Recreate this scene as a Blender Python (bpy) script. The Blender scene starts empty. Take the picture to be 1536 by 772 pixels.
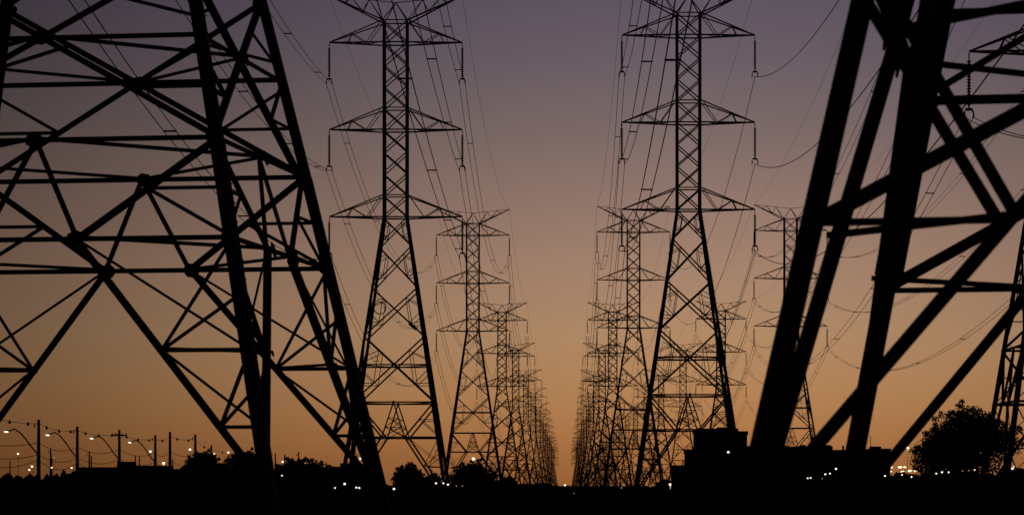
import bpy, bmesh, math, random
from mathutils import Vector, Matrix
random.seed(7)
SC = bpy.context.scene
COL = SC.collection

# ------------------------------------------------------------------ camera
cam_d = bpy.data.cameras.new('camera')
cam = bpy.data.objects.new('camera', cam_d)
COL.objects.link(cam)
cam.location = (0, 0, 1.6)
cam.rotation_euler = (math.radians(90), 0, 0)
F = 4265.0                                  # focal length in photograph pixels
cam_d.sensor_width = 36.0
cam_d.lens = F / 1536 * 36
cam_d.shift_x = (768 - 850) / 1536
cam_d.shift_y = (728 - 386) / 1536
cam_d.clip_start = 0.5
cam_d.clip_end = 30000
cam_d.dof.use_dof = True
cam_d.dof.focus_distance = 190
cam_d.dof.aperture_fstop = 3.2
SC.camera = cam
H = 1.6

# ------------------------------------------------------------------ sky
world = bpy.data.worlds.new('World')
SC.world = world
world.use_nodes = True
nt = world.node_tree
nt.nodes.clear()
N = nt.nodes.new
def lk(a, b): nt.links.new(a, b)
def math_node(op, a=None, b=None, c=None):
    n = N('ShaderNodeMath'); n.operation = op
    for i, v in enumerate((a, b, c)):
        if v is None: continue
        if isinstance(v, (int, float)): n.inputs[i].default_value = v
        else: lk(v, n.inputs[i])
    return n.outputs[0]
tc = N('ShaderNodeTexCoord')
sep = N('ShaderNodeSeparateXYZ'); lk(tc.outputs['Generated'], sep.inputs[0])
zc = math_node('MAXIMUM', sep.outputs[2], 0.0)
elev = math_node('MULTIPLY', math_node('ARCSINE', math_node('MINIMUM', zc, 1.0)), 2 / math.pi)
tt = math_node('SQRT', elev)
ramp = N('ShaderNodeValToRGB'); lk(tt, ramp.inputs[0])
sky_rows = [(728, .29, .110, .030), (690, .365, .152, .046), (650, .42, .190, .066), (610, .445, .222, .085),
            (570, .455, .243, .105), (500, .437, .262, .136), (400, .375, .235, .152), (300, .287, .192, .150),
            (200, .205, .151, .137), (100, .155, .118, .129), (0, .118, .092, .118)]
stops = []
for y, r, g, b in sky_rows:
    e = math.degrees(math.atan((728 - y) / F))
    stops.append((math.sqrt(e / 90), (r * (.965 if y < 150 else 1.0), g * .965, b * (1.03 if y < 150 else 1.0 if y < 450 else .99), 1)))
stops += [(math.sqrt(16 / 90), (.085, .072, .112, 1)), (math.sqrt(30 / 90), (.05, .048, .085, 1)), (1.0, (.022, .026, .055, 1))]
el = ramp.color_ramp.elements
el[0].position, el[0].color = stops[0]
el[1].position, el[1].color = stops[-1]
for p, c in stops[1:-1]:
    s = el.new(p); s.color = c
# the afterglow is strongest above the place where the sun went down, a little right of the line of towers
AZ = math.atan((1060 - 850) / F)
az = math_node('ARCTAN2', sep.outputs[0], sep.outputs[1])
dphi = math_node('DIVIDE', math_node('SUBTRACT', az, AZ), math.radians(13.2))
gl = math_node('EXPONENT', math_node('MULTIPLY', math_node('MULTIPLY', dphi, dphi), -1.0))
gl = math_node('MULTIPLY_ADD', gl, 0.90, 0.10)
mul = N('ShaderNodeVectorMath'); mul.operation = 'SCALE'
lk(ramp.outputs[0], mul.inputs[0]); lk(gl, mul.inputs[3])
bg = N('ShaderNodeBackground'); lk(mul.outputs[0], bg.inputs[0]); bg.inputs[1].default_value = 1.0
wo = N('ShaderNodeOutputWorld'); lk(bg.outputs[0], wo.inputs[0])

SC.view_settings.view_transform = 'Standard'
SC.view_settings.look = 'None'
SC.view_settings.exposure = 0
SC.view_settings.gamma = 1

# ------------------------------------------------------------------ materials
def mat(name, c1, c2, rough=.8, scale=4.0, metal=0.0, bump=.2, spec=.25, detail=5):
    m = bpy.data.materials.new(name); m.use_nodes = True
    t = m.node_tree; b = t.nodes['Principled BSDF']
    o = t.nodes.new('ShaderNodeTexCoord')
    n = t.nodes.new('ShaderNodeTexNoise'); n.inputs['Scale'].default_value = scale; n.inputs['Detail'].default_value = detail
    t.links.new(o.outputs['Object'], n.inputs['Vector'])
    r = t.nodes.new('ShaderNodeValToRGB')
    r.color_ramp.elements[0].position = .35; r.color_ramp.elements[1].position = .68
    r.color_ramp.elements[0].color = (*c1, 1); r.color_ramp.elements[1].color = (*c2, 1)
    t.links.new(n.outputs['Fac'], r.inputs[0]); t.links.new(r.outputs[0], b.inputs['Base Color'])
    b.inputs['Roughness'].default_value = rough; b.inputs['Metallic'].default_value = metal
    b.inputs['Specular IOR Level'].default_value = spec
    if bump:
        u = t.nodes.new('ShaderNodeBump'); u.inputs['Strength'].default_value = bump; u.inputs['Distance'].default_value = .02
        t.links.new(n.outputs['Fac'], u.inputs['Height']); t.links.new(u.outputs[0], b.inputs['Normal'])
    return m
def glow(name, c, s):
    m = bpy.data.materials.new(name); m.use_nodes = True
    t = m.node_tree; b = t.nodes['Principled BSDF']
    b.inputs['Base Color'].default_value = (.6, .6, .55, 1)
    b.inputs['Emission Color'].default_value = (*c, 1); b.inputs['Emission Strength'].default_value = s
    return m
M_STEEL = mat('weathered_steel', (.055, .052, .050), (.085, .080, .075), .75, 3, .0, .1, .2)
M_WIRE = mat('aluminium_wire', (.05, .045, .045), (.08, .075, .07), .7, 9, 0, 0, .2)
M_INS = mat('brown_porcelain', (.030, .017, .012), (.050, .028, .02), .5, 6, 0, 0, .3)
M_CONC = mat('concrete', (.05, .048, .045), (.08, .076, .07), .95, 2, 0, .2, .1)
M_WALL = mat('dark_render', (.032, .030, .028), (.05, .047, .043), .95, .8, 0, .2, .05)
M_ROOF = mat('bitumen_roof', (.02, .02, .02), (.035, .034, .033), 1, 1, 0, .1, .05)
M_GLASS = mat('dark_glass', (.012, .014, .016), (.02, .022, .024), .35, 1, 0, 0, .3)
M_WOOD = mat('tarred_wood', (.035, .026, .02), (.055, .042, .032), .95, 5, 0, .2, .1)
M_BARK = mat('bark', (.03, .023, .018), (.05, .04, .03), 1, 6, 0, .4, .05)
M_LEAF = mat('foliage', (.012, .02, .009), (.028, .042, .018), .95, .8, 0, 0, .05)
M_GRASS = mat('dry_grass', (.016, .018, .010), (.032, .032, .016), 1, .25, 0, 0, .02)
M_GROUND = mat('dark_field', (.010, .010, .007), (.022, .020, .014), 1, .05, 0, .3, .0)
M_ROAD = mat('asphalt', (.03, .03, .03), (.045, .044, .043), .97, .3, 0, .1, .0)
M_WHITE = glow('lamp_white', (1, .86, .68), 1.7)
M_WARM = glow('lamp_warm', (1, .74, .46), 2.2)
M_DIM = glow('lamp_dim', (1, .80, .60), 0.5)
M_GREEN = glow('lamp_greenish', (.65, 1, .85), 1.1)

# ------------------------------------------------------------------ helpers
class MB:
    def __init__(s): s.v = []; s.f = []
    def add(s, vs, fs):
        n = len(s.v); s.v += [tuple(v) for v in vs]; s.f += [tuple(i + n for i in f) for f in fs]
    def box(s, x0, x1, y0, y1, z0, z1, m=None):
        vs = [Vector((x, y, z)) for z in (z0, z1) for y in (y0, y1) for x in (x0, x1)]
        if m: vs = [m @ v for v in vs]
        s.add(vs, [(0, 2, 3, 1), (4, 5, 7, 6), (0, 1, 5, 4), (2, 6, 7, 3), (0, 4, 6, 2), (1, 3, 7, 5)])
    def tube(s, pts, rad, n=6, cap=True):
        pts = [Vector(p) for p in pts]; rings = []; base = len(s.v)
        for i, p in enumerate(pts):
            d = (pts[min(i + 1, len(pts) - 1)] - pts[max(i - 1, 0)]).normalized()
            a = Vector((0, 0, 1)) if abs(d.z) < .9 else Vector((1, 0, 0))
            x = d.cross(a).normalized(); y = d.cross(x)
            r = rad[i] if isinstance(rad, (list, tuple)) else rad
            for k in range(n):
                t = 2 * math.pi * k / n
                s.v.append(tuple(p + x * (r * math.cos(t)) + y * (r * math.sin(t))))
        for i in range(len(pts) - 1):
            for k in range(n):
                a = base + i * n + k; b = base + i * n + (k + 1) % n
                s.f.append((a, b, b + n, a + n))
        if cap:
            s.f.append(tuple(base + k for k in range(n))[::-1])
            s.f.append(tuple(base + (len(pts) - 1) * n + k for k in range(n)))
    def mesh(s, name, m, smooth=False):
        me = bpy.data.meshes.new(name); me.from_pydata(s.v, [], s.f); me.update()
        if smooth:
            for p in me.polygons: p.use_smooth = True
        me.materials.append(m); return me
    def build(s, name, m, parent=None, smooth=False):
        return link(name, s.mesh(name, m, smooth), parent)
def link(name, me, parent=None, mw=None):
    o = bpy.data.objects.new(name, me); COL.objects.link(o)
    if parent is not None: o.parent = parent
    if mw is not None: o.matrix_basis = mw
    return o
def tag(o, label=None, cat=None, group=None, kind=None):
    if label: o['label'] = label
    if cat: o['category'] = cat
    if group: o['group'] = group
    if kind: o['kind'] = kind
    return o
def empty(name, loc, rz=0):
    o = bpy.data.objects.new(name, None); COL.objects.link(o)
    o.location = loc; o.rotation_euler = (0, 0, rz); o.empty_display_size = .5
    return o
def copy_tree(o, parent=None):
    c = o.copy(); COL.objects.link(c)
    if parent is not None: c.parent = parent
    for ch in KIDS.get(o, ()): copy_tree(ch, c)
    return c
KIDS = {}
def index_kids():
    KIDS.clear()
    for o in COL.objects:
        if o.parent is not None: KIDS.setdefault(o.parent, []).append(o)

def at(px, py, Y):
    "world point seen at photograph pixel (px, py) at distance Y"
    return Vector(((px - 850) * Y / F, Y, (728 - py) * Y / F + H))

# L-shaped angle section, unit width, along z from 0 to 1
TH = .16
LSEC = [(-.5, 0), (.5, 0), (.5, TH), (-.5 + TH, TH), (-.5 + TH, 1), (-.5, 1)]
def lbeam_geo():
    v = [(x, y, 0) for x, y in LSEC] + [(x, y, 1) for x, y in LSEC]
    f = [(i, (i + 1) % 6, (i + 1) % 6 + 6, i + 6) for i in range(6)] + [(5, 4, 3, 2, 1, 0), (6, 7, 8, 9, 10, 11)]
    return v, f
LV, LF = lbeam_geo()
_m = MB(); _m.add(LV, LF)
BEAM = _m.mesh('angle_section', M_STEEL)
def beam_matrix(a, b, w, nrm, off=0.0):
    a = Vector(a); b = Vector(b); nrm = Vector(nrm)
    z = b - a; L = z.length; z.normalize()
    y = -(nrm - z * nrm.dot(z)).normalized()        # second flange points inwards
    x = y.cross(z)
    p = a + y * off
    return Matrix(((x.x * w, y.x * w, z.x * L, p.x), (x.y * w, y.y * w, z.y * L, p.y), (x.z * w, y.z * w, z.z * L, p.z), (0, 0, 0, 1)))

# ------------------------------------------------------------------ lattice towers
NORMAL = dict(zf=0.0, gs=.55, w0=5.78, waist=30.16, wb=1.30, rungs=True, z3=2.0, z2=4.0, z1=7.06, zA=10.7, v=.25, X=[17.56, 22.7, 27.1, 30.16],
              arms=[30.16, 39.30, 48.45], armd=2.3, panels=3, tip=7.0, apex=52.75, wingz=53.5,
              leg=.34, vleg=.19, hor=.15, diag=.17, sec=.075, body=.12, chord=.15, web=.08, plate=.24)
HEAVY = dict(zf=1.44, gs=1.0, w0=6.42, waist=23.7, wb=1.58, z3=2.94, z2=4.72, z1=7.35, zA=9.73, v=.236, X=[14.2, 18.0, 21.2, 23.7],
             arms=[25.7, 31.6, 37.5], armd=2.1, panels=2, tip=5.4, apex=41.6, wingz=42.3,
             leg=.31, vleg=.18, hor=.12, diag=.15, sec=.088, body=.12, chord=.15, web=.08, plate=.29)
HEAVY_OPEN = dict(HEAVY, leg=.25, vleg=.15, open=True, legs={(-1, 1): .275})
def members(S):
    """list of (name, key, a, b, width, normal, offset); key groups crossarm pieces"""
    out = []
    def W(z):
        if z >= S['waist']: return S['wb']
        return S['w0'] + (S['wb'] - S['w0']) * z / S['waist']
    def rot(p, k):
        x, y, z = p
        for _ in range(k): x, y = -y, x
        return (x, y, z)
    def add(name, a, b, w, k=0, off=0, key='', nrm=(0, -1, 0)):
        out.append((name, key, rot(a, k), rot(b, k), w, rot(nrm, k), off))
    P = lambda u, z: (u, -W(z), z)
    z3, z2, z1, zA = S['z3'], S['z2'], S['z1'], S['zA']
    v = S['v']
    for k in range(4):
        A = lambda z: P(W(z), z); B = lambda z: P(-W(z), z)
        mid = lambda a, b, t=.5: tuple(a[i] + (b[i] - a[i]) * t for i in range(3))
        # horizontals
        add('horizontal_beam', B(zA), A(zA), S['hor'], k, .03)
        add('horizontal_beam', B(z1), A(z1), S['hor'], k, .03)
        for s in (1, -1):
            E = lambda z: P(s * W(z), z)
            V = P(s * v * W(z1), z1)
            foot = E(S['zf'])
            zf = S['zf']; Sn = mid(foot, V, (z2 - zf) / (z1 - zf)); Tn = mid(foot, V, (z3 - zf) / (z1 - zf))
            add('inclined_strut', foot, V, S['vleg'], k, .02)
            add('diagonal_brace', E(zA), V, S['diag'], k, .05)
            add('inner_strut', P(0, zA), V, S['hor'] * .9, k, .09)
            if S.get('rungs') and s == 1:       # small ladder bracing inside the inverted V
                Vm = P(-v * W(z1), z1); apx = P(0, zA)
                for t in (.45, .72):
                    add('secondary_brace', mid(apx, V, t), mid(apx, Vm, t), S['sec'], k, .1)
                add('secondary_brace', mid(apx, V, .45), mid(apx, Vm, .72), S['sec'], k, .1)
                add('secondary_brace', mid(apx, Vm, .45), mid(apx, V, .72), S['sec'], k, .12)
                add('secondary_brace', mid(apx, V, .72), Vm, S['sec'], k, .1)
                add('secondary_brace', mid(apx, Vm, .72), V, S['sec'], k, .12)
            up = [(mid(E(zA), V), E(z1)), (mid(E(zA), V), E((z1 + zA) / 2))]
            if S.get('open'):       # sparser foot: heavy pairs of struts, nothing low down
                if k != 3:
                    add('secondary_brace', Sn, E(z2), .075, k, .08)
                    add('secondary_brace', P(s * (v - .13) * W(z1), z1), E(z2), .15, k, .10)
                if k in (0, 1):
                    add('secondary_brace', mid(Sn, foot, .03), P(s * W(z1 * .965) * .985, z1 * .965), .13, k, .04)
                    add('secondary_brace', mid(Sn, V, .02), P(s * W(z1 * 1.015) * .985, z1 * 1.015), .13, k, .08)
                pairs = up if k != 3 else []
            else:
                pairs = [(Sn, E(z2)), (Sn, E(z1)), (Sn, E((z1 + z2) / 2)),
                         (Tn, E(z3)), (Tn, E(z2)), (Tn, E((z2 + z3) / 2))] + up
                for a, b in ((V, E(z2)), (Sn, E(z3))): add('secondary_brace', a, b, S['sec'] * .68, k, .11)
            for a, b in pairs:
                add('secondary_brace', a, b, S['sec'] * (1.15 if b[2] == z2 else 1), k, .08)
            if s == 1 and zf > 0:   # ties between the inclined struts of neighbouring faces
                Sx = rot((-Sn[0], Sn[1], Sn[2]), 1)
                add('plan_brace', Sn, Sx, .075, k, 0, '', (0, 0, -1))
        # X panels up to the waist
        zs = [zA] + S['X']
        for i in range(len(zs) - 1):
            a, b = zs[i], zs[i + 1]
            t = W(a) / (W(a) + W(b)); zx = a + (b - a) * t
            dw = S['diag'] * (1 - .08 * i)
            add('diagonal_brace', B(a), A(b), dw, k, .02)
            add('diagonal_brace', A(a), B(b), dw, k, .02 + dw * .5)
            if i == 0:
                add('horizontal_beam', B(zx), A(zx), S['hor'], k, .08)
            c = P(0, zx)
            for s in (1, -1):
                E = lambda z: P(s * W(z), z)
                m1 = mid(c, E(b)); m2 = mid(c, E(a))
                if not (i == 0 and zf > 0): add('secondary_brace', m1, m2, S['sec'], k, .1)
                add('secondary_brace', m2, E(m2[2]), S['sec'], k, .1)
                add('secondary_brace', m1, E(m1[2] - (m1[2] - m2[2]) * .25), S['sec'], k, .1)
                add('secondary_brace', m2, E(m2[2] + (m1[2] - m2[2]) * .45), S['sec'], k, .1)
        # plan bracing (diamonds)
        a, b = zs[0], zs[1]; zx = a + (b - a) * W(a) / (W(a) + W(b))
        for z in (zA, zx):
            w = W(z)
            add('plan_brace', (0, -w, z), (w, 0, z), S['sec'], k, 0, '', (0, 0, -1))
        w = W(z1); add('plan_brace', (v * w, -w, z1), (w, -v * w, z1), S['sec'], k, 0, '', (0, 0, -1))
        # square body
        bz = [S['waist']]
        top = S['waist']
        seq = []
        if S['arms'][0] > top + .1:
            n = 2
            for i in range(n): seq.append((top + (S['arms'][0] - top) * i / n, top + (S['arms'][0] - top) * (i + 1) / n))
        for j, za in enumerate(S['arms']):
            zu = za + S['armd']
            seq.append((za, zu))
            if j < 2:
                n = S['panels']; nx = S['arms'][j + 1]
                for i in range(n): seq.append((zu + (nx - zu) * i / n, zu + (nx - zu) * (i + 1) / n))
            add('horizontal_beam', B(za), A(za), S['chord'], k, .02)
            add('horizontal_beam', B(zu), A(zu), S['body'], k, .02)
        for a, b in seq:
            add('body_brace', B(a), A(b), S['body'], k, .01)
            add('body_brace', A(a), B(b), S['body'], k, .01 + S['body'] * .6)
    # crossarms
    b = S['wb']; tip = S['tip']
    for j, za in enumerate(S['arms']):
        for s in (1, -1):
            key = 'crossarm_%d_%d' % (j, s)
            zu = za + S['armd']
            T = (s * tip, 0, za + .12)
            L = lambda t, q: (s * (tip + (b - tip) * t), q * b * t, za + .12 * (1 - t))
            U = lambda t, q: (s * (tip + (b - tip) * t), q * b * t, za + .12 + (S['armd'] - .12) * t)
            for q in (-1, 1):
                out.append(('lower_chord', key, T, L(1, q), S['chord'], (0, q, 0), 0))
                out.append(('upper_chord', key, T, U(1, q), S['chord'] * .85, (0, q, 0), 0))
                for a, c in ((L(.34, q), U(.42, q)), (U(.42, q), L(.70, q)), (L(.70, q), U(.97, q))):
                    out.append(('web_brace', key, a, c, S['web'], (0, q, 0), .02))
            for a, c in ((L(.34, -1), L(.34, 1)), (L(.34, -1), L(.70, 1)), (L(.70, -1), L(.70, 1)), (L(.70, 1), L(1, -1))):
                out.append(('web_brace', key, a, c, S['web'], (0, 0, -1), .02))
    zt = S['arms'][2] + S['armd']; ap = S['apex']
    for s in (1, -1):
        key = 'peak_arm_%d' % s
        T = (s * tip, 0, S['wingz'])
        for q in (-1, 1):
            out.append(('lower_chord', key, T, (s * b, q * b, zt), S['chord'], (0, q, 0), 0))
            L = lambda t: (s * (tip + (b - tip) * t), q * b * t, S['wingz'] + (zt - S['wingz']) * t)
            Uc = lambda t: (s * tip * (1 - t), 0, S['wingz'] + (ap - S['wingz']) * t)
            for a, c in ((L(1), Uc(.60)), (Uc(.60), L(.62)), (L(.62), Uc(.34)), (Uc(.34), L(.28))):
                out.append(('web_brace', key, a, c, S['web'], (0, q, 0), .02))
            out.append(('peak_strut', key, (s * b, q * b, zt), (0, 0, ap), S['web'] * 1.4, (0, q, 0), 0))
        out.append(('upper_chord', key, T, (0, 0, ap), S['web'], (0, -1, 0), 0))
    return out, W

def insulator_mesh():
    m = MB()
    prof = [(0, .045), (-.5, .045)]
    z = -.5; n = 15
    for i in range(n):
        prof += [(z - .01, .07), (z - .05, .16), (z - .09, .155), (z - .12, .08), (z - .19, .07)]
        z -= .2
    prof += [(z - .3, .03)]
    m.tube([(0, 0, p) for p, r in prof], [r for p, r in prof], 7)
    return m.mesh('insulator_string', M_INS), z - .3
INS, INSZ = insulator_mesh()
def yoke_mesh():
    m = MB()
    m.box(-.24, .24, -.04, .04, INSZ - .02, INSZ + .16)
    for s in (-1, 1):
        m.tube([(s * .18, 0, INSZ + .06), (s * .29, 0, INSZ - .12), (s * .30, 0, INSZ - .42)], [.07, .06, .05], 5)
        m.tube([(s * .30, -.32, INSZ - .44), (s * .30, 0, INSZ - .40), (s * .30, .32, INSZ - .44)], [.04, .075, .04], 6)
    return m.mesh('clamp_yoke', M_STEEL)
YOKE = yoke_mesh()
CZ = INSZ - .44         # conductor height below the crossarm tip

def joined(name, mem, parent, kind=None, m=M_STEEL):
    mb = MB()
    for (_, key, a, b, w, nrm, off) in mem:
        M4 = beam_matrix(a, b, w, nrm, off)
        mb.add([M4 @ Vector(v) for v in LV], LF)
    o = mb.build(name, m, parent)
    if kind: o['kind'] = kind
    return o
def leg_objects(S, W, root):
    top = S['arms'][2] + S['armd']
    for sx in (1, -1):
        for sy in (1, -1):
            mb = MB()
            w = S.get('legs', {}).get((sx, sy), S['leg'])
            pts = [(0.0, w), (S['zA'], w), (S['zA'], w * .93), (S['waist'], w * .85), (S['waist'] + .01, w * .8), (top, w * .62)]
            vs = []; fs = []
            sec = [(0, 0), (-1, 0), (-1, -TH), (-TH, -TH), (-TH, -1), (0, -1)]      # corner outwards
            for z, ww in pts:
                c = W(z); ox = .02 if S['zf'] == 0 else .42 * ww * min(1, max(0, (S['waist'] - z) / 6))
                for a, b in sec: vs.append((sx * (c + ox + a * ww), sy * (c + ox + b * ww), z))
            n = len(sec)
            for i in range(len(pts) - 1):
                for q in range(n): fs.append((i * n + q, i * n + (q + 1) % n, (i + 1) * n + (q + 1) % n, (i + 1) * n + q))
            fs.append(tuple(range(n))); fs.append(tuple((len(pts) - 1) * n + q for q in range(n)))
            mb.add(vs, fs)
            leg = mb.build('leg', M_STEEL, root)
            if S.get('legs', {}).get((sx, sy)):      # splice angle wrapped round the upper part of this leg
                q = MB(); z0, z1_ = 4.95, 9.2; vv = []
                for z in (z0, z1_):
                    c = W(z)
                    for a, b in [(.05, .05), (-.34, .05), (-.34, .0), (0, 0), (0, -.34), (.05, -.34)]: vv.append((sx * (c + .115 + a), sy * (c + .115 + b), z))
                q.add(vv, [(i, (i + 1) % 6, (i + 1) % 6 + 6, i + 6) for i in range(6)] + [tuple(range(6)), tuple(range(6, 12))])
                q.build('splice_angle', M_STEEL, leg)
            f = MB(); c = W(0)
            f.box(sx * c - .45, sx * c + .45, sy * c - .45, sy * c + .45, -.5, .22)
            f.build('footing', M_CONC, leg)
def plates(S, W, root, detail):
    "gusset plates at the main joints: one mesh shared by all"
    plr = random.Random(4)
    g = MB(); g.add([(-.5, 0, -.20), (-.22, 0, -.5), (.22, 0, -.5), (.5, 0, -.20), (.5, 0, .20), (.26, 0, .5), (-.26, 0, .5), (-.5, 0, .20),
                     (-.5, .03, -.20), (-.22, .03, -.5), (.22, .03, -.5), (.5, .03, -.20), (.5, .03, .20), (.26, .03, .5), (-.26, .03, .5), (-.5, .03, .20)],
                    [tuple(range(8)), tuple(range(15, 7, -1))] + [(i, i + 8, (i + 1) % 8 + 8, (i + 1) % 8) for i in range(8)])
    me = g.mesh('gusset_plate', M_STEEL)
    zs = [S['zA']] + S['X']
    a, b = zs[0], zs[1]; zx = a + (b - a) * W(a) / (W(a) + W(b))
    nodes = [(0, S['zA'], 1.1), (0, zx, 1.15), (S['v'], S['z1'], 1.15), (-S['v'], S['z1'], 1.15), (.97, S['zA'], .8), (-.97, S['zA'], .8),
             (.97, S['z1'], .7), (-.97, S['z1'], .7)]
    t = (S['z2'] - S['zf']) / (S['z1'] - S['zf']); wf = W(S['zf'])
    for s in (1, -1):
        us = s * (wf + (S['v'] * W(S['z1']) - wf) * t)
        nodes.append((us / W(S['z2']), S['z2'], .45))
        if not S.get('open'): nodes.append((s * .98, S['z2'], .45))
        nodes.append((s * .94, zs[1], .6))
    for k in range(4):
        R = Matrix.Rotation(math.pi / 2 * k, 4, 'Z')
        for u, z, s in nodes:
            w = W(z)
            if k == 3 and S.get('open') and z == S['z2']: continue
            sc = S['plate'] * s
            # lie in the sloping face
            rr = Matrix.Rotation(math.radians(plr.choice((-24, -12, 10, 22)) if abs(u) < .9 else 0), 4, 'Y')
            sl = math.atan((S['w0'] - S['wb']) / S['waist'])
            mw = R @ Matrix.Translation((u * w, -w - .05, z)) @ Matrix.Rotation(-sl, 4, 'X') @ rr @ Matrix.Diagonal((sc * 1.25, .6, sc * 1.1, 1))
            link('gusset_plate', me, root, mw)
def build_tower(S, tier, name='lattice_tower'):
    """tier 0: every member is a part; 1: main members parts, small bracing joined; 2: a few joined parts; 3: one mesh"""
    root = empty(name, (0, 0, 0)) if tier < 3 else None
    if tier >= 2: S = dict(S, **{q: S[q] * 1.4 for q in ('hor', 'diag', 'sec', 'body', 'chord', 'web', 'vleg')})
    mem, W = members(S)
    if tier == 3:
        mb = MB()
        for (nm, key, a, b, w, nrm, off) in mem:
            M4 = beam_matrix(a, b, w, nrm, off); mb.add([M4 @ Vector(v) for v in LV], LF)
        top = S['arms'][2] + S['armd']
        for sx in (1, -1):
            for sy in (1, -1):
                for a, b in ((0, S['waist']), (S['waist'], top)):
                    M4 = beam_matrix((sx * W(a), sy * W(a), a), (sx * W(b), sy * W(b), b), .32 if a == 0 else .22, (0, sy, 0))
                    mb.add([M4 @ Vector(v) for v in LV], LF)
        for za in S['arms']:
            for s in (1, -1): mb.tube([(s * S['tip'], 0, za), (s * S['tip'], 0, za + INSZ)], .09, 5)
        return mb.build(name, M_STEEL)
    leg_objects(S, W, root)
    arms = {}
    loose = []
    for it in mem:
        if it[1]: arms.setdefault(it[1], []).append(it)
        else: loose.append(it)
    if tier == 0:
        for (nm, key, a, b, w, nrm, off) in loose:
            link(nm, BEAM, root, beam_matrix(a, b, w, nrm, off))
        plates(S, W, root, 0)
    elif tier == 1:
        sm = [i for i in loose if i[0] in ('secondary_brace', 'plan_brace')]
        for (nm, key, a, b, w, nrm, off) in loose:
            if nm not in ('secondary_brace', 'plan_brace'): link(nm, BEAM, root, beam_matrix(a, b, w, nrm, off))
        joined('secondary_bracing', sm, root, 'stuff')
    else:
        joined('horizontal_frames', [i for i in loose if i[0] == 'horizontal_beam'], root, 'stuff')
        joined('lattice_bracing', [i for i in loose if i[0] != 'horizontal_beam'], root, 'stuff')
    for key, items in arms.items():
        nm = 'peak_arm' if key.startswith('peak') else 'crossarm'
        if tier < 2:
            ch = joined(nm, [i for i in items if i[0] == 'lower_chord'], root)
            for i in items:
                if i[0] in ('upper_chord', 'peak_strut'): link(i[0], BEAM, ch, beam_matrix(*i[2:]))
            webs = [i for i in items if i[0] == 'web_brace']
            if tier == 0:
                for i in webs: link('web_brace', BEAM, ch, beam_matrix(*i[2:]))
            else: joined('web_bracing', webs, ch, 'stuff')
        else:
            joined(nm, items, root)
    for za in S['arms']:
        for s in (1, -1):
            o = link('insulator_string', INS, root, Matrix.Translation((s * S['tip'], 0, za + .02)))
            if tier < 2: link('clamp_yoke', YOKE, o)
    if tier == 0:       # step bolts up one leg
        sb = MB()
        z = .5
        while z < S['waist']:
            c = W(z)
            sb.tube([(c - .02, -c - .02, z), (c + .20, -c - .02, z)], .014, 5)
            z += .45
        o = sb.build('step_bolts', M_STEEL, root); o['kind'] = 'stuff'
    return root

# rows of the line: x of the row, per-tower ground offsets
ROWS = {'left': -17.97, 'right': 12.80, 'far right': 42.9}
dz_of = {('left', 2): 1.0, ('left', 3): -1.0, ('right', 1): .35, ('right', 2): 1.6, ('right', 3): -.9, ('far right', 2): 1.9, ('far right', 3): -.6,
         ('far right', 1): 0}
def ypos(k, row): return 188.0 if (row == 'far right' and k == 1) else 299 * (1 + .822 * (k - 1))
TOW = {}
protoN0 = build_tower(NORMAL, 0)
protoN1 = build_tower(NORMAL, 1)
protoN2 = build_tower(NORMAL, 2)
protoN3 = build_tower(NORMAL, 3)
protoH = build_tower(HEAVY, 0, 'lattice_tower')
protoHO = build_tower(HEAVY_OPEN, 0, 'lattice_tower')
index_kids()
used = set()
def instance(proto):
    if proto.name not in used:
        used.add(proto.name); return proto
    return copy_tree(proto)
ORD = ['', 'nearest', 'second', 'third', 'fourth', 'fifth', 'sixth', 'seventh', 'eighth', 'ninth', 'tenth', 'eleventh', 'twelfth',
       'thirteenth', 'fourteenth', 'fifteenth', 'sixteenth', 'seventeenth']
ROWNAME = {'left': 'left avenue', 'right': 'middle avenue just right of the open gap', 'far right': 'rightmost line'}
random.seed(3)
for row, X in ROWS.items():
    for k in range(1, 17):
        if k == 1: t = instance(protoN0)
        elif k == 2: t = instance(protoN1)
        elif k <= 5: t = instance(protoN2)
        else: t = instance(protoN3)
        dz = dz_of.get((row, k), random.uniform(-.8, .8))
        jx = 0 if k < 4 else random.uniform(-.7, .7)
        if row == 'far right' and k == 1: jx = -9.3
        if k > 2: t.rotation_euler = (0, 0, math.radians(random.uniform(-1.5, 1.5)))
        t.location = (X + jx, ypos(k, row), dz)
        TOW[(row, k)] = (X + jx, ypos(k, row), dz, 0.0, NORMAL)
        if k == 1:
            lab = {'left': 'tall dark lattice pylon standing whole, first of the full pylons in the left avenue',
                   'right': 'tall dark lattice pylon right of the central gap, foot behind the stepped black building',
                   'far right': 'lattice pylon cut off by the right edge, rising behind the round tree'}[row]
        elif k == 2:
            lab = {'left': 'half size lattice pylon, next one behind the biggest full pylon of the left avenue',
                   'right': 'half size lattice pylon just left of the biggest pylon right of the gap',
                   'far right': 'lattice pylon partly hidden behind the thick black near leg on the right'}[row]
        else:
            lab = '%s pylon away from the viewer in the %s' % (ORD[k], ROWNAME[row])
        tag(t, lab, 'pylon', 'lattice towers of the power line rows')
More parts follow.
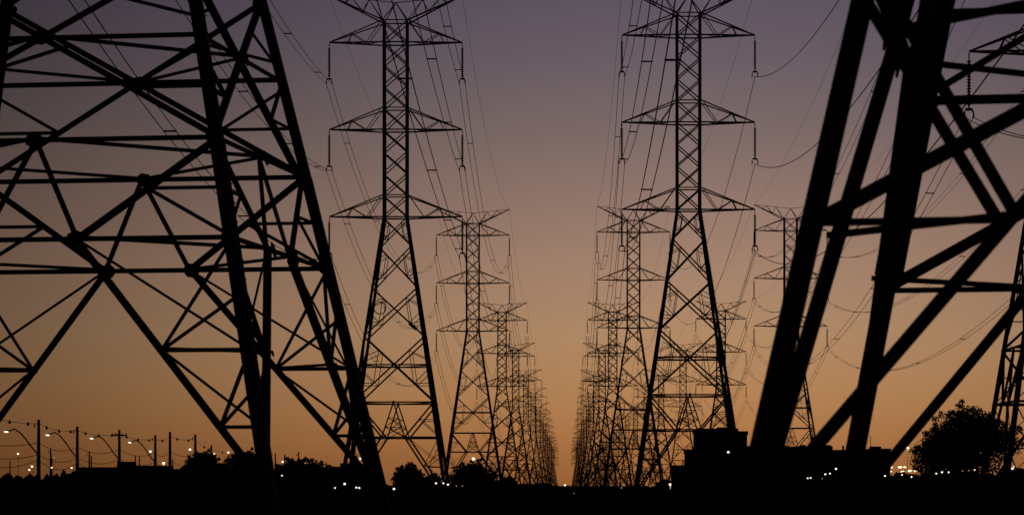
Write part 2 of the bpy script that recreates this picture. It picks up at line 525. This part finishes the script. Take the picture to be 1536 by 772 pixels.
# coil of spare cable and splice box fixed on the first left tower
T = COL.objects
t1 = protoN0
def on_tower(px, py, Y): 
    p = at(px, py, Y); return p
mb = MB(); c = Vector((-20.0 + 18.12 + .35, 0, 0))
cx, cz = (573 - 594) * .07, (728 - 458) * .07 + 1.6
ring = [(cx + .62 * math.cos(a * math.pi / 12), -3.0, cz + .62 * math.sin(a * math.pi / 12)) for a in range(25)]
coil_src = [o for o in COL.objects if o.parent is None and o.get('label', '').startswith('tall dark lattice pylon standing')][0]
mb.tube(ring, .055, 5, False); mb.build('cable_coil', M_WIRE, coil_src)
mb = MB(); mb.box(-.5, .5, -.12, .12, -.18, .18, Matrix.Translation(((622 - 594) * .07, -3.1, (728 - 485) * .07 + 1.6)) @ Matrix.Rotation(math.radians(40), 4, 'Y'))
mb.build('splice_box', M_STEEL, coil_src)

# the two close towers
hl = instance(protoH); hl.location = (-11.90, 71.33, 0); hl.rotation_euler = (0, 0, -.144)
tag(hl, 'huge close lattice tower base filling the left of the view, crossed by horizontal frames', 'pylon', 'close tower bases')
hr = instance(protoHO); hr.location = (8.939, 34.47, -.33); hr.rotation_euler = (0, 0, -.181)
tag(hr, 'nearest, blurred tower base with very thick black legs at the right edge', 'pylon', 'close tower bases')
TOW[('left', 0)] = (-11.90, 71.33, 0, -.144, HEAVY)
TOW[('right', 0)] = (8.939, 34.47, -.33, -.181, HEAVY)

# ------------------------------------------------------------------ wires
def tip_points(t):
    X, Y, dz, r, S = t
    c, s = math.cos(r), math.sin(r)
    out = {}
    for j, za in enumerate(S['arms']):
        for sd in (-1, 1):
            out[(j, sd)] = Vector((X + sd * S['tip'] * c, Y + sd * S['tip'] * s, za + dz + CZ))
    for sd in (-1, 1): out[(3, sd)] = Vector((X + sd * S['tip'] * c, Y + sd * S['tip'] * s, S['wingz'] + dz))
    return out
def span(a, b, sag, row, k, j, sd, n=28):
    wire = j == 3
    mb = MB()
    single = row == 'right' and sd > 0
    seps = (0,) if (wire or single) else (-.3, .3)
    r = .016 if wire else (.034 if single else .028)
    if a.y > 500: r *= 1.25
    def P(t, dx): 
        p = a.lerp(b, t); return (p.x + dx, p.y, p.z - 4 * sag * t * (1 - t))
    for dx in seps: mb.tube([P(i / n, dx) for i in range(n + 1)], r, 4)
    lev = ['lowest', 'middle', 'top', 'shield'][j]; side = 'left' if sd < 0 else 'right'
    o = mb.build('shield_wire' if wire else ('conductor' if single else 'conductor_pair'), M_WIRE)
    where = {'left': 'left avenue', 'right': 'middle avenue', 'far right': 'rightmost line'}[row]
    if k == 0: fr = 'close base to first pylon'
    else: fr = '%s to %s pylon' % (ORD[k].replace('nearest', 'first'), ORD[k + 1])
    if wire: lab = 'thin %s shield wire, %s, %s' % (side, fr, where)
    else: lab = 'sagging %s on %s %s arms, %s, %s' % ('wire' if single else 'twin wires', lev, side, fr, where)
    tag(o, lab, 'power cable', 'power line wires')
    if not wire and not single and a.y < 700:
        L = (b - a).length; m = max(2, int(L / 45))
        for i in range(m):
            t = (i + .5) / m
            p = Vector(P(t, 0)); q = Vector(P(t + .002, 0)); 
            s = MB(); s.box(-.34, .34, -.05, .05, -.04, .04, Matrix.Translation(p)); s.build('spacer', M_STEEL, o)
for row in ROWS:
    for k in range(0, 7):
        if (row, k) not in TOW: continue
        A = tip_points(TOW[(row, k)]); B = tip_points(TOW[(row, k + 1)])
        for key in A:
            j, sd = key
            if j == 3: sag = 4.5
            elif k == 0: sag = {('left', -1): (4.3, 3.7, 2.8)[j], ('left', 1): (1.4, 1.7, 2.2)[j], ('right', 1): 7.0, ('right', -1): 4.7}[(row, sd)]
            else: sag = 9.5
            span(A[key], B[key], sag, row, k, j, sd, 28 if k < 3 else 16)
# rightmost line towards the viewer: one more tower outside the frame carries its wires
ho = copy_tree(protoH); ho.location = (29.5, 16, 0); ho.rotation_euler = (0, 0, 0)
tag(ho, 'close tower of the rightmost line, beyond the right edge of the view', 'pylon', 'close tower bases')
TOW[('far right', 0)] = (29.5, 16, 0, 0, HEAVY)
A = tip_points(TOW[('far right', 0)]); B = tip_points(TOW[('far right', 1)])
for key in A:
    span(A[key], B[key], 4.5 if key[0] == 3 else 7.5, 'far right', 0, key[0], key[1])

# ------------------------------------------------------------------ ground
mb = MB()
def ground_z(x, y):
    return .25 * math.sin(x * .021 + 1) * math.sin(y * .013) - .15
gx = [-9000, -3000, -1200, -600] + list(range(-400, 401, 20)) + [600, 1200, 3000, 9000]
gy = [-2000, -500, -100] + list(range(-40, 1001, 20)) + [1200, 1600, 2200, 3000, 5000, 9000, 16000, 26000]
vs = [(x, y, ground_z(x, y) if abs(x) <= 600 and -100 <= y <= 1200 else -.25) for y in gy for x in gx]
nx = len(gx)
fs = [(j * nx + i, j * nx + i + 1, (j + 1) * nx + i + 1, (j + 1) * nx + i) for j in range(len(gy) - 1) for i in range(nx - 1)]
mb.add(vs, fs); o = mb.build('ground', M_GROUND, None, True); tag(o, 'black unlit field under the power lines', kind='structure')
# grass and scrub over the middle distance
def blades(n, x0, x1, y0, y1, h0, h1, w, seed):
    rnd = random.Random(seed); m = MB()
    for _ in range(n):
        y = y0 + (y1 - y0) * rnd.random() ** 1.3
        lim = 900 / F * y * 1.05
        x = rnd.uniform(max(x0, -lim), min(x1, 720 / F * y * 1.05))
        h = rnd.uniform(h0, h1); a = rnd.uniform(0, math.pi); z = ground_z(x, y) - .1
        dx, dy = math.cos(a) * w * rnd.uniform(.6, 1.5), math.sin(a) * w
        lx, ly = rnd.uniform(-.4, .4) * h, rnd.uniform(-.4, .4) * h
        m.add([(x - dx, y - dy, z), (x + dx, y + dy, z), (x + lx, y + ly, z + h)], [(0, 1, 2)])
    return m
g = blades(26000, -200, 200, 120, 700, .4, 1.3, .16, 5).build('grass', M_GRASS); tag(g, 'rough dark grass covering the field', 'grass', kind='stuff')

# ------------------------------------------------------------------ trees
def leaf_cloud(m, cx, cy, cz, rx, ry, rz, n, size, rnd, shell=.55):
    for _ in range(n):
        while True:
            d = Vector((rnd.uniform(-1, 1), rnd.uniform(-1, 1), rnd.uniform(-1, 1)))
            if 0.05 < d.length < 1: break
        d = d.normalized() * (shell + (1 - shell) * rnd.random()) if rnd.random() < .75 else d
        p = Vector((cx + d.x * rx, cy + d.y * ry, cz + d.z * rz))
        a = Vector((rnd.gauss(0, 1), rnd.gauss(0, 1), rnd.gauss(0, 1))).normalized()
        b = a.cross(Vector((rnd.gauss(0, 1), rnd.gauss(0, 1), rnd.gauss(0, 1)))).normalized()
        s = size * rnd.uniform(.6, 1.4)
        m.add([p - a * s, p - b * s * .45, p + a * s, p + b * s * .45], [(0, 1, 2, 3)])
def tree(px, Y, top, wpx, label, dens=1.0, seed=0, basepy=None, lobes=14, flat=1.0, skew=0.0):
    rnd = random.Random(seed)
    base = at(px, 728, Y); z0 = ground_z(base.x, Y) - .1
    ht = (728 - top) * Y / F + H - z0
    R = wpx * Y / F / 2
    root = empty('tree', (base.x, Y, z0))
    tag(root, label, 'tree', 'trees and bushes along the field')
    trunk = MB(); crown = MB()
    tr = .06 * R + .05
    th = ht * .38
    trunk.tube([(0, 0, -.3), (rnd.uniform(-.1, .1), 0, th * .5), (rnd.uniform(-.2, .2), 0, th)], [tr * 1.5, tr, tr * .8], 8)
    leaf = max(.07, 2.1 * Y / F)
    for i in range(lobes):
        a = 2 * math.pi * i / lobes * 2.4 + rnd.uniform(-.4, .4)
        q = math.sqrt((i + .5) / lobes)
        x = math.cos(a) * R * .72 * q; y = math.sin(a) * R * .72 * q
        zt = ht * (1 - .08 * rnd.random()) - (q ** 2) * ht * .34 * flat - skew * ht * max(0, -x / R) + rnd.uniform(-.03, .03) * ht
        lr = R * rnd.uniform(.30, .42)
        lz = min(lr * .8, ht * .3)
        z = zt - lz
        trunk.tube([(0, 0, th * .75), (x * .5, y * .5, (th + z) * .5), (x, y, z)], [tr * .5, tr * .3, tr * .12], 5)
        leaf_cloud(crown, x, y, z, lr, lr, lz, int(430 * dens), leaf, rnd)
        for _ in range(3):      # sprigs poking out
            b = rnd.uniform(0, 6.28); e = rnd.uniform(.9, 1.25)
            leaf_cloud(crown, x + math.cos(b) * lr * e * .9, y + math.sin(b) * lr * .5, z + abs(math.sin(b)) * lz * e, lr * .2, lr * .2, lr * .16, int(26 * dens), leaf, rnd, .1)
    leaf_cloud(crown, 0, 0, ht * .42, R * .8, R * .8, ht * .40, int(2600 * dens), leaf * 1.5, rnd, .2)
    trunk.build('trunk', M_BARK, root)
    crown.build('crown', M_LEAF, root)
    return root
tree(1443, 235, 600, 178, 'broad round tree standing alone before the pylon at the right edge', 2.0, 11, lobes=26, flat=.75, skew=.42)
tree(305, 210, 671, 84, 'bushy tree between the utility poles, left of the near tower leg', 1.0, 12)
tree(368, 215, 667, 78, 'spiky crowned tree whose top touches the near tower leg', .9, 13)
tree(452, 205, 682, 120, 'wide dome shaped bush between the two near tower legs', 1.6, 14, flat=.7)
tree(612, 330, 694, 60, 'small ragged tree under the tallest left pylon', .7, 15)
tree(648, 340, 707, 34, 'low bush beside the right foot of the tallest left pylon', .6, 16)
tree(708, 300, 687, 88, 'rounded tree below the second left pylon', .9, 17)
tree(760, 340, 713, 46, 'low shrub just right of the rounded tree at the avenue foot', .6, 18)
tree(1527, 300, 700, 46, 'small dark shrub at the far right edge', .8, 19)
tree(1000, 320, 716, 40, 'low shrub left of the stepped black building', .6, 20)
tree(515, 330, 716, 50, 'low shrub behind the near tower foot beside the dark shed', .6, 21)
# hedge and scrub belts, nobody could count the bushes
def belt(name, pts, Y, label, seed, size=None):
    rnd = random.Random(seed); m = MB()
    for (xa, ya), (xb, yb) in zip(pts, pts[1:]):
        n = int(abs(xb - xa) * 44)
        for i in range(n):
            t = rnd.random(); px = xa + (xb - xa) * t; py = ya + (yb - ya) * t
            Yj = Y * rnd.uniform(.97, 1.03)
            p = at(px, 728, Yj); top = (728 - py) * Y / F + H
            z0 = ground_z(p.x, Yj) - .1
            k5 = px / 5.0; i5 = int(math.floor(k5)); f5 = k5 - i5; hv = [random.Random(seed * 997 + q).random() for q in (i5, i5 + 1)]; wob = .86 + .30 * (hv[0] * (1 - f5) + hv[1] * f5)
            zz = z0 + (top * wob - z0) * math.sqrt(rnd.random())
            s = (size or 2.4 * Y / F) * rnd.uniform(.6, 1.3)
            a = Vector((rnd.gauss(0, 1), rnd.gauss(0, .4), rnd.gauss(0, 1))).normalized()
            b = a.cross(Vector((rnd.gauss(0, .3), 1, rnd.gauss(0, .3)))).normalized()
            c = Vector((p.x, Yj, zz))
            m.add([c - a * s, c - b * s * .6, c + a * s, c + b * s * .6], [(0, 1, 2, 3)])
    o = m.build(name, M_LEAF); tag(o, label, 'hedge', kind='stuff'); return o
belt('hedge', [(-30, 713), (60, 716), (118, 708)], 330, 'dark ragged hedge along the road at the left edge', 31)
belt('hedge', [(230, 703), (300, 704), (500, 706), (560, 722)], 300, 'dark hedge running behind the near tower legs', 32)
belt('scrub', [(540, 727), (600, 730), (660, 724), (690, 731), (760, 727), (800, 724), (835, 730), (900, 733), (940, 730), (1040, 733)], 400, 'low scrub at the foot of the two pylon avenues', 33)
belt('hedge', [(1180, 714), (1336, 712), (1570, 709)], 290, 'dark hedge under the lights at the right', 34)

# ------------------------------------------------------------------ buildings
def building(name, cat, label, Y, vols, depth, windows=(), extras=None):
    "vols: (px0, px1, top py) volumes side by side; each a wall with its own roof and parapet"
    x0 = min(v[0] for v in vols); x1 = max(v[1] for v in vols)
    base = at((x0 + x1) / 2, 728, Y); base.z = -.3
    root = empty(name, base); tag(root, label, cat)
    for i, (a, b, top) in enumerate(vols):
        xa = (a - 850) * Y / F - base.x; xb = (b - 850) * Y / F - base.x
        z = (728 - top) * Y / F + H + .3
        d0 = .15 * i
        w = MB(); w.box(xa, xb, d0, depth - d0, 0, z - .25); w.build('wall', M_WALL, root)
        r = MB(); r.box(xa - .06, xb + .06, d0 - .06, depth - d0 + .06, z - .25, z - .12)
        rf = r.build('roof', M_ROOF, root)
        p = MB(); t = .12
        p.box(xa - .06, xb + .06, d0 - .06, d0 - .06 + t, z - .12, z); p.box(xa - .06, xb + .06, depth - d0 + .06 - t, depth - d0 + .06, z - .12, z)
        p.box(xa - .06, xa - .06 + t, d0 - .06 + t, depth - d0 + .06 - t, z - .12, z); p.box(xb + .06 - t, xb + .06, d0 - .06 + t, depth - d0 + .06 - t, z - .12, z)
        p.build('parapet', M_WALL, rf)
        n = max(1, int((xb - xa) / 2.2))
        if z > 2.6:
            for q in range(n):
                cx = xa + (xb - xa) * (q + .5) / n
                if q == 0 and i == 0:
                    m = MB(); m.box(cx - .5, cx + .5, d0 - .05, d0 + .02, .3, 2.4); dr = m.build('door', M_WOOD, root)
                    m = MB(); m.box(cx + .32, cx + .42, d0 - .10, d0 - .05, 1.25, 1.35); m.build('handle', M_STEEL, dr)
                else:
                    zw = min(z - 1.0, 1.9)
                    m = MB()
                    for u in (-.55, .49): m.box(cx + u, cx + u + .06, d0 - .06, d0 + .01, zw - .4, zw + .4)
                    for u in (-.46, .40): m.box(cx - .49, cx + .49, d0 - .06, d0 + .01, zw + u, zw + u + .06)
                    fr = m.build('window_frame', M_STEEL, root)
                    m = MB(); m.box(cx - .49, cx + .49, d0 - .03, d0 - .01, zw - .4, zw + .4); m.build('pane', M_GLASS, fr)
    return root, base
rb, bb = building('control_building', 'building', 'stepped flat roofed black building at the foot of the pylon right of the gap', 185,
         [(1047, 1106, 642), (1106, 1121, 646), (1033, 1047, 673), (1121, 1184, 668), (1012, 1033, 697)], 7)
def rooftop(root, base, Y, px0, px1, ptop, pbase, name='rooftop_unit', d=(1.5, 2.5)):
    m = MB(); xa = (px0 - 850) * Y / F - base.x; xb = (px1 - 850) * Y / F - base.x
    m.box(xa, xb, d[0], d[1], (728 - pbase) * Y / F + H + .3 - .12, (728 - ptop) * Y / F + H + .3); m.build(name, M_WALL, root)
rooftop(rb, bb, 185, 1078, 1096, 639.5, 643)
r2, b2 = building('service_building', 'building', 'long low black building with uneven roof between the thick near legs', 220,
         [(1192, 1248, 669), (1248, 1306, 674), (1306, 1336, 672)], 8)
rooftop(r2, b2, 220, 1226, 1250, 666.5, 670); rooftop(r2, b2, 220, 1309, 1325, 668.5, 673)
m = MB(); xm = (1312 - 850) * 220 / F - b2.x
m.tube([(xm, 3, (728 - 673) * 220 / F + 1.5), (xm, 3, (728 - 652) * 220 / F + H + .3)], .025, 5); m.build('roof_antenna', M_STEEL, r2)
for px, w_, h_ in ((1138, 5, 5), (1150, 2, 8), (1168, 7, 3), (1040, 3, 4)):
    rooftop(rb, bb, 185, px, px + w_, (668 if px > 1100 else 673) - h_, 669 if px > 1100 else 674, 'roof_vent', (2.0, 2.3))
for px, w_, h_ in ((1204, 8, 3), (1268, 2, 7), (1280, 9, 3)):
    rooftop(r2, b2, 220, px, px + w_, (669 if px < 1248 else 674) - h_, 670 if px < 1248 else 675, 'roof_vent', (2.0, 2.6))
r3, b3 = building('warehouse', 'building', 'low dark flat roofed building under the utility poles with a roof box', 300,
         [(118, 176, 700), (176, 240, 697.5), (240, 272, 703)], 10)
rooftop(r3, b3, 300, 172, 199, 691.5, 698, 'roof_box')
r4, b4 = building('shed', 'building', 'small dark flat roofed shed right of the second near tower leg', 230,
         [(499, 511, 699), (511, 531, 694), (531, 556, 701)], 4)

# ------------------------------------------------------------------ utility poles, their lamps and cables
POLES = [(58, 629, 'cap'), (116, 639, 'cap'), (179, 644, 'cross'), (233, 652, 'cap'), (255, 647, 'plain'), (293, 651, 'cap'), (317, 667, 'plain')]
def pole_y(top, zt=9.4): return zt * F / (728 - top)
def make_pole(px, top, kind, label, group='utility poles along the road', zt=9.4, thick=.25):
    Y = pole_y(top, zt); p = at(px, 728, Y); p.z = -.3
    root = empty('utility_pole', p); tag(root, label, 'utility pole', group)
    m = MB(); m.tube([(0, 0, 0), (0, 0, zt + H + .3)], [thick * 1.35, thick * .8], 8); m.build('pole', M_WOOD, root)
    if kind == 'cross':
        m = MB(); m.box(-1.3, 1.3, -.08, .08, zt + H - .75, zt + H - .5); c = m.build('crossarm', M_WOOD, root)
        for u in (-1.15, -.6, .5, 1.15):
            m = MB(); m.tube([(u, 0, zt + H - .5), (u, 0, zt + H - .42), (u, 0, zt + H - .36), (u, 0, zt + H - .2)], [.03, .1, .1, .05], 6); m.build('pin_insulator', M_INS, c)
        for s in (-1, 1):
            m = MB(); m.tube([(0, -.1, zt + H - 1.4), (s * .8, -.1, zt + H - .7)], .03, 4); m.build('brace', M_STEEL, root)
    elif kind == 'cap':
        m = MB(); m.tube([(0, 0, zt + H - .35), (-.55, 0, zt + H - .25)], .05, 5); m.tube([(-.55, 0, zt + H - .25), (-.6, 0, zt + H - .8)], [.05, .13], 6)
        m.build('cable_bracket', M_STEEL, root)
    m = MB(); m.tube([(.0, -.2, 4.6), (.0, -.2, 5.5)], .26, 8); m.build('junction_box', M_STEEL, root)
    return root, Y
names = ['leftmost tall utility pole with a cable bracket, a curved lamp arm to its left', 'second tall utility pole from the left, a curved lamp arm reaching left',
         'utility pole with a wooden crossarm carrying insulators', 'fourth utility pole from the left, a curved lamp arm joining it',
         'bare leaning looking utility pole just right of the fourth one', 'utility pole rising above the bushy tree', 'short looking utility pole between the two bushy trees']
PY = []
for (px, top, kd), nm in zip(POLES, names):
    _, Y = make_pole(px, top, kd, nm); PY.append((px, top, Y))
SMALL = [(15, 690, 'leftmost small utility pole behind the hedge'), (78, 686, 'faint far pole right of the leftmost tall pole'), (134, 676, 'thin far pole beside the low dark building'),
         (259, 688, 'tiny far post beside the bushy tree'), (135 + 2, 683, 'far post partly behind the low dark building'), (203, 683, 'thin far post right of the crossarm pole'),
         (209, 684, 'second thin far post right of the crossarm pole'), (371, 675, 'pole top poking out of the spiky crowned tree'),
         (413, 679, 'far pole just right of the near tower leg'), (427, 681, 'second far pole right of the near tower leg'), (448, 677, 'far pole over the dome shaped bush'),
         (463, 687, 'short far pole over the dome shaped bush'), (481, 689, 'far pole at the right end of the dome shaped bush'), (489, 692, 'last far pole before the dark shed'),
         (76, 672, 'far thin pole behind the first street lamps')]
for px, top, nm in SMALL:
    make_pole(px, top, 'plain' if px % 2 else 'cap', nm, 'far poles on the skyline', zt=9.0, thick=.22)
def cable(a, b, sag, r, label, beads=0, name='overhead_cable'):
    m = MB(); n = 14
    P = lambda t: Vector(a).lerp(Vector(b), t) - Vector((0, 0, 4 * sag * t * (1 - t)))
    m.tube([P(i / n) for i in range(n + 1)], r, 4)
    o = m.build(name, M_WIRE); tag(o, label, 'cable', 'cables strung between the utility poles')
    for i in range(beads):
        t = (i + .6) / (beads + .2); p = P(t)
        s = MB(); s.tube([p + Vector((0, 0, .22)), p + Vector((0, 0, .02)), p + Vector((0, 0, -.22)), p + Vector((0, 0, -.34))], [.05, .16, .2, .08], 6); s.build('cable_hanger', M_STEEL, o)
pts = [at(-60, 612, 385)] + [at(px, top + 6, Y) for px, top, Y in PY] + [at(371, 680, 800)]
ids = ['left edge', 'leftmost tall pole', 'second tall pole', 'crossarm pole', 'fourth pole', 'bare pole', 'pole above the bushy tree', 'short pole', 'spiky crowned tree']
for i in range(len(pts) - 1):
    cable(pts[i], pts[i + 1], .5, .035, 'upper cable with small hangers from the %s to the %s' % (ids[i], ids[i + 1]), [4, 3, 3, 3, 1, 2, 1, 2][i])
for lev, dy in (('middle', 34), ('low', 52), ('lowest', 60)):
    q = [at(-60, 612 + dy * 1.2, 385)] + [at(px, top + dy * (405 / Y), Y) for px, top, Y in PY] + [at(371, 680 + dy * .5, 800)]
    for i in range(len(q) - 1):
        cable(q[i], q[i + 1], .9 if lev != 'lowest' else 1.3, .045, '%s slack cable from the %s to the %s' % (lev, ids[i], ids[i + 1]))
# curved arm street lamps on the poles
def lamp_head(parent, p, r, m, flat=.55):
    b = MB(); n = 8; pr = [(-1, .0), (-.7, .7), (0, 1), (.7, .7), (1, 0)]
    b.tube([(p[0] + a * r * 1.5, p[1], p[2]) for a, q in pr], [max(.01, q * r * flat) for a, q in pr], n)
    return b.build('lamp_head', m, parent)
ARM = [(10, 647, 0, 'first curved arm street lamp at the left edge'), (72, 652, 1, 'second curved arm street lamp from the left'),
       (138, 657, 2, 'third curved arm street lamp, left of the crossarm pole'), (195, 663, 3, 'fourth curved arm street lamp, beside the crossarm pole')]
for px, py, i, nm in ARM:
    pp, top, Y = PY[i]
    # pole foot of the arm on the utility pole
    A = at(px, py, Y); B = at(pp - 1, top + (728 - top) * .52, Y)
    root = empty('street_lamp', (B.x, Y, 0)); tag(root, nm, 'street lamp', 'curved arm street lamps')
    L = lambda p: (p.x - B.x, p.y - Y - .2, p.z)
    w = B.x - A.x; h = A.z - B.z
    c = [L(A + Vector((.25, 0, .05))), L(A + Vector((w * .25, 0, .12 * h))), L(A + Vector((w * .42, 0, -.02 * h))), L(A + Vector((w * .62, 0, -.33 * h))), L(A + Vector((w * .82, 0, -.72 * h))), L(B)]
    m = MB(); m.tube(c, .115, 6); m.build('curved_arm', M_STEEL, root)
    lamp_head(root, L(A), .24, M_WHITE, .6)
    m = MB(); q = L(A); m.tube([(q[0] - .3, q[1], q[2] + .14), (q[0] + .1, q[1], q[2] + .18), (q[0] + .5, q[1], q[2] + .1)], [.05, .12, .07], 7); m.build('lamp_hood', M_STEEL, root)
# free standing far lamps: (px, py, distance, radius px, kind, label)
LG = 'small distant lamps'
LAMPS = [(27, 680, 520, 2.2, 'w', 'lamp low at the left edge beside a thin pole'), (48, 699, 520, 2.4, 'w', 'upper of two close lamps left of the leftmost tall pole'),
 (44, 704, 520, 2.2, 'w', 'lower of two close lamps left of the leftmost tall pole'), (77.5, 701, 540, 2.2, 'w', 'lamp low beside the faint pole near the hedge'),
 (81, 685.5, 800, 1.2, 'd', 'faint high lamp between the first two tall poles'), (76, 696, 800, 1.0, 'd', 'faint low lamp between the first two tall poles'),
 (107.5, 701, 560, 2.0, 'w', 'lamp just left of the second tall pole'), (225.5, 676.5, 700, 2.6, 'w', 'lamp touching the fourth utility pole'),
 (245.5, 694, 420, 3.0, 'W', 'bright warm lamp with a glowing flare tail between two poles'), (251.5, 703, 700, 1.5, 'd', 'weak lamp below the bright warm flare-tailed lamp'),
 (285, 673.5, 700, 2.6, 'w', 'lamp on the skyline over the bushy tree'), (321.5, 680.5, 720, 2.2, 'w', 'lamp between the bushy tree and the spiky tree'),
 (342.5, 678, 200, 2.3, 'w', 'lamp shining in the spiky tree, left one'), (366.5, 684, 200, 3.0, 'w', 'lamp shining in the spiky tree, right one'),
 (386.5, 683.5, 195, 2.4, 'w', 'lamp just left of the near tower leg'), (424, 692, 720, 2.2, 'w', 'lamp left above the dome shaped bush'),
 (440.5, 692.5, 720, 2.4, 'w', 'lamp right above the dome shaped bush'), (458, 694, 195, 1.3, 'd', 'faint lamp in the top of the dome shaped bush'),
 (485.5, 700, 720, 2.2, 'w', 'lamp at the right shoulder of the dome shaped bush'), (423, 712.5, 195, 1.9, 'g', 'greenish lamp low in the dome shaped bush'),
 (502.5, 731, 180, 1.6, 'w', 'low lamp in front of the dark shed, leftmost'), (517, 725, 180, 2.5, 'w', 'bright low lamp in front of the dark shed'),
 (534.5, 730.5, 200, 2.0, 'w', 'left of two touching lamps under the near tower foot'), (539, 731, 200, 1.9, 'w', 'right of two touching lamps under the near tower foot'),
 (539.5, 688, 420, 3.4, 'W', 'tall warm floodlight glow behind the near tower legs'), (591, 732.5, 200, 2.4, 'w', 'lamp right of the near tower foot'),
 (654, 724, 285, 2.0, 'w', 'first lamp at the right foot of the tallest left pylon'), (665, 724, 285, 1.8, 'w', 'second lamp at the right foot of the tallest left pylon'),
 (672, 726, 285, 2.1, 'w', 'third lamp at the right foot of the tallest left pylon'), (684.5, 728, 280, 1.1, 'd', 'faint lamp under the rounded tree, left'),
 (693.5, 728, 280, 1.1, 'd', 'faint lamp under the rounded tree, right'), (710, 687.5, 420, 3.4, 'W', 'warm floodlight above the rounded tree'),
 (847.5, 727, 390, 2.2, 'w', 'single lamp at the vanishing point between the avenues'), (861, 739, 380, .9, 'd', 'faint lamp low right of the vanishing point'),
 (975, 728.5, 360, 1.3, 'd', 'weak lamp in the foot of the right avenue'), (1005.5, 726, 200, 3.0, 'W', 'warm lamp left of the stepped building'),
 (932, 731, 360, 1.2, 'd', 'very weak lamp at the foot of the second pylon of the middle avenue'),
 (1092.5, 677.5, 178, 2.6, 'w', 'lamp on the front of the stepped building'), (1172, 676, 178, 2.6, 'W', 'lamp at the right end of the stepped building'),
 (1211.5, 716.5, 205, 1.8, 'w', 'left of a low pair of lights before the long black building'), (1216, 716, 205, 1.7, 'w', 'right of a low pair of lights before the long black building'),
 (1238, 710.5, 205, 2.0, 'w', 'third light before the long black building'), (1245, 709.5, 205, 1.8, 'w', 'fourth light before the long black building'),
 (1254, 702.5, 205, 2.2, 'w', 'highest light before the long black building'), (1264.5, 710, 205, 2.0, 'w', 'upper light right of the highest one'),
 (1265, 716.5, 205, 1.5, 'w', 'lower light right of the highest one'), (1233.5, 717, 205, 1.0, 'd', 'faint low light before the long black building'),
 (1320, 703, 205, 2.0, 'w', 'light on the long black building near the second thick leg'), (1327.5, 713, 205, 1.9, 'w', 'low light right of the second thick leg'),
 (1338, 700.5, 560, 1.8, 'w', 'upper light just right of the long black building'), (1337, 706.5, 560, 1.6, 'w', 'lower light just right of the long black building'),
 (1361.5, 671, 600, 2.8, 'W', 'tall warm lamp standing left of the round tree'), (1350, 700, 560, 2.4, 'f', 'wide bright light left of the round tree, upper'),
 (1357, 700, 560, 1.8, 'f', 'wide bright light touching its left neighbour near the round tree'), (1354, 707, 560, 2.3, 'f', 'wide bright light left of the round tree, lower'),
 (1365, 705.5, 560, 2.5, 'f', 'wide bright light left of the trunk of the round tree'), (1373, 706, 560, 2.1, 'f', 'wide light right under the left crown edge'),
 (1353, 711.5, 280, 1.6, 'w', 'small light below the wide lights'), (1367.5, 714.5, 270, 1.9, 'w', 'small light low under the round tree, left'),
 (1383, 712, 270, 1.3, 'd', 'faint light low under the round tree'), (1404.5, 709.5, 215, 1.7, 'w', 'first light under the round tree'),
 (1413, 707.5, 215, 2.0, 'w', 'second light under the round tree'), (1423, 707.5, 215, 1.7, 'w', 'third light under the round tree'),
 (1444, 705.5, 215, 1.1, 'd', 'first faint light deep under the round tree'), (1453, 705, 215, 1.1, 'd', 'second faint light deep under the round tree'),
 (1462, 704, 215, 1.4, 'w', 'last small light under the round tree'), (1507, 701.5, 285, 1.8, 'w', 'light between the round tree and the right edge'),
 (1518.5, 702, 285, 2.3, 'w', 'slanting bright light left of the small shrub at the right edge'), (1521, 699, 285, 1.8, 'w', 'upper half of the slanting bright light at the right edge'),
 (1471, 631, 228, 1.0, 'd', 'faint glimmer high in the round tree'), (1483, 671, 228, 1.3, 'd', 'pale glimmer in the right of the round tree')]
LAMPS = [l for l in LAMPS if l[1] > 640]
for px, py, Y, rp, kd, nm in LAMPS:
    p = at(px, py, Y); r = rp * .72 * Y / F
    m_ = {'w': M_WHITE, 'W': M_WARM, 'd': M_DIM, 'g': M_GREEN, 'f': M_WARM}[kd]
    root = empty('street_lamp', (p.x, Y, -.2)); tag(root, nm, 'lamp', LG)
    zz = p.z + .2
    if zz > .5:
        m = MB(); m.tube([(0, r * 1.2 + .05, 0), (0, r * 1.2 + .05, zz + r * .8)], [.06, .035], 6); po = m.build('lamp_pole', M_STEEL, root)
        m = MB(); m.box(-r * .5, r * .5, -r * .8, r * 1.2 + .05, zz + r * .75, zz + r * .95); m.build('lamp_hood', M_STEEL, root)
    else:
        m = MB(); m.box(-r * .5, r * .5, r * .9, r * 1.6, 0, max(zz, .1) + r * .3); m.build('lamp_base', M_STEEL, root)
    b = MB(); sx = 1.9 if kd == 'f' else 1.0; pr = [(-1, .05), (-.75, .66), (-.3, .95), (.3, .95), (.75, .66), (1, .05)]
    b.tube([(a * r * sx, 0, zz) for a, q in pr], [q * r * .9 for a, q in pr], 8)
    b.build('lamp_head', m_, root)
    if kd == 'W':       # glowing tail below the head, added to imitate the lamp's vertical flare
        b = MB(); b.tube([(0, 0, zz - r * .6), (0, 0, zz - r * 3.2)], [r * .45, r * .15], 7); b.build('flare_tail', M_DIM, root)
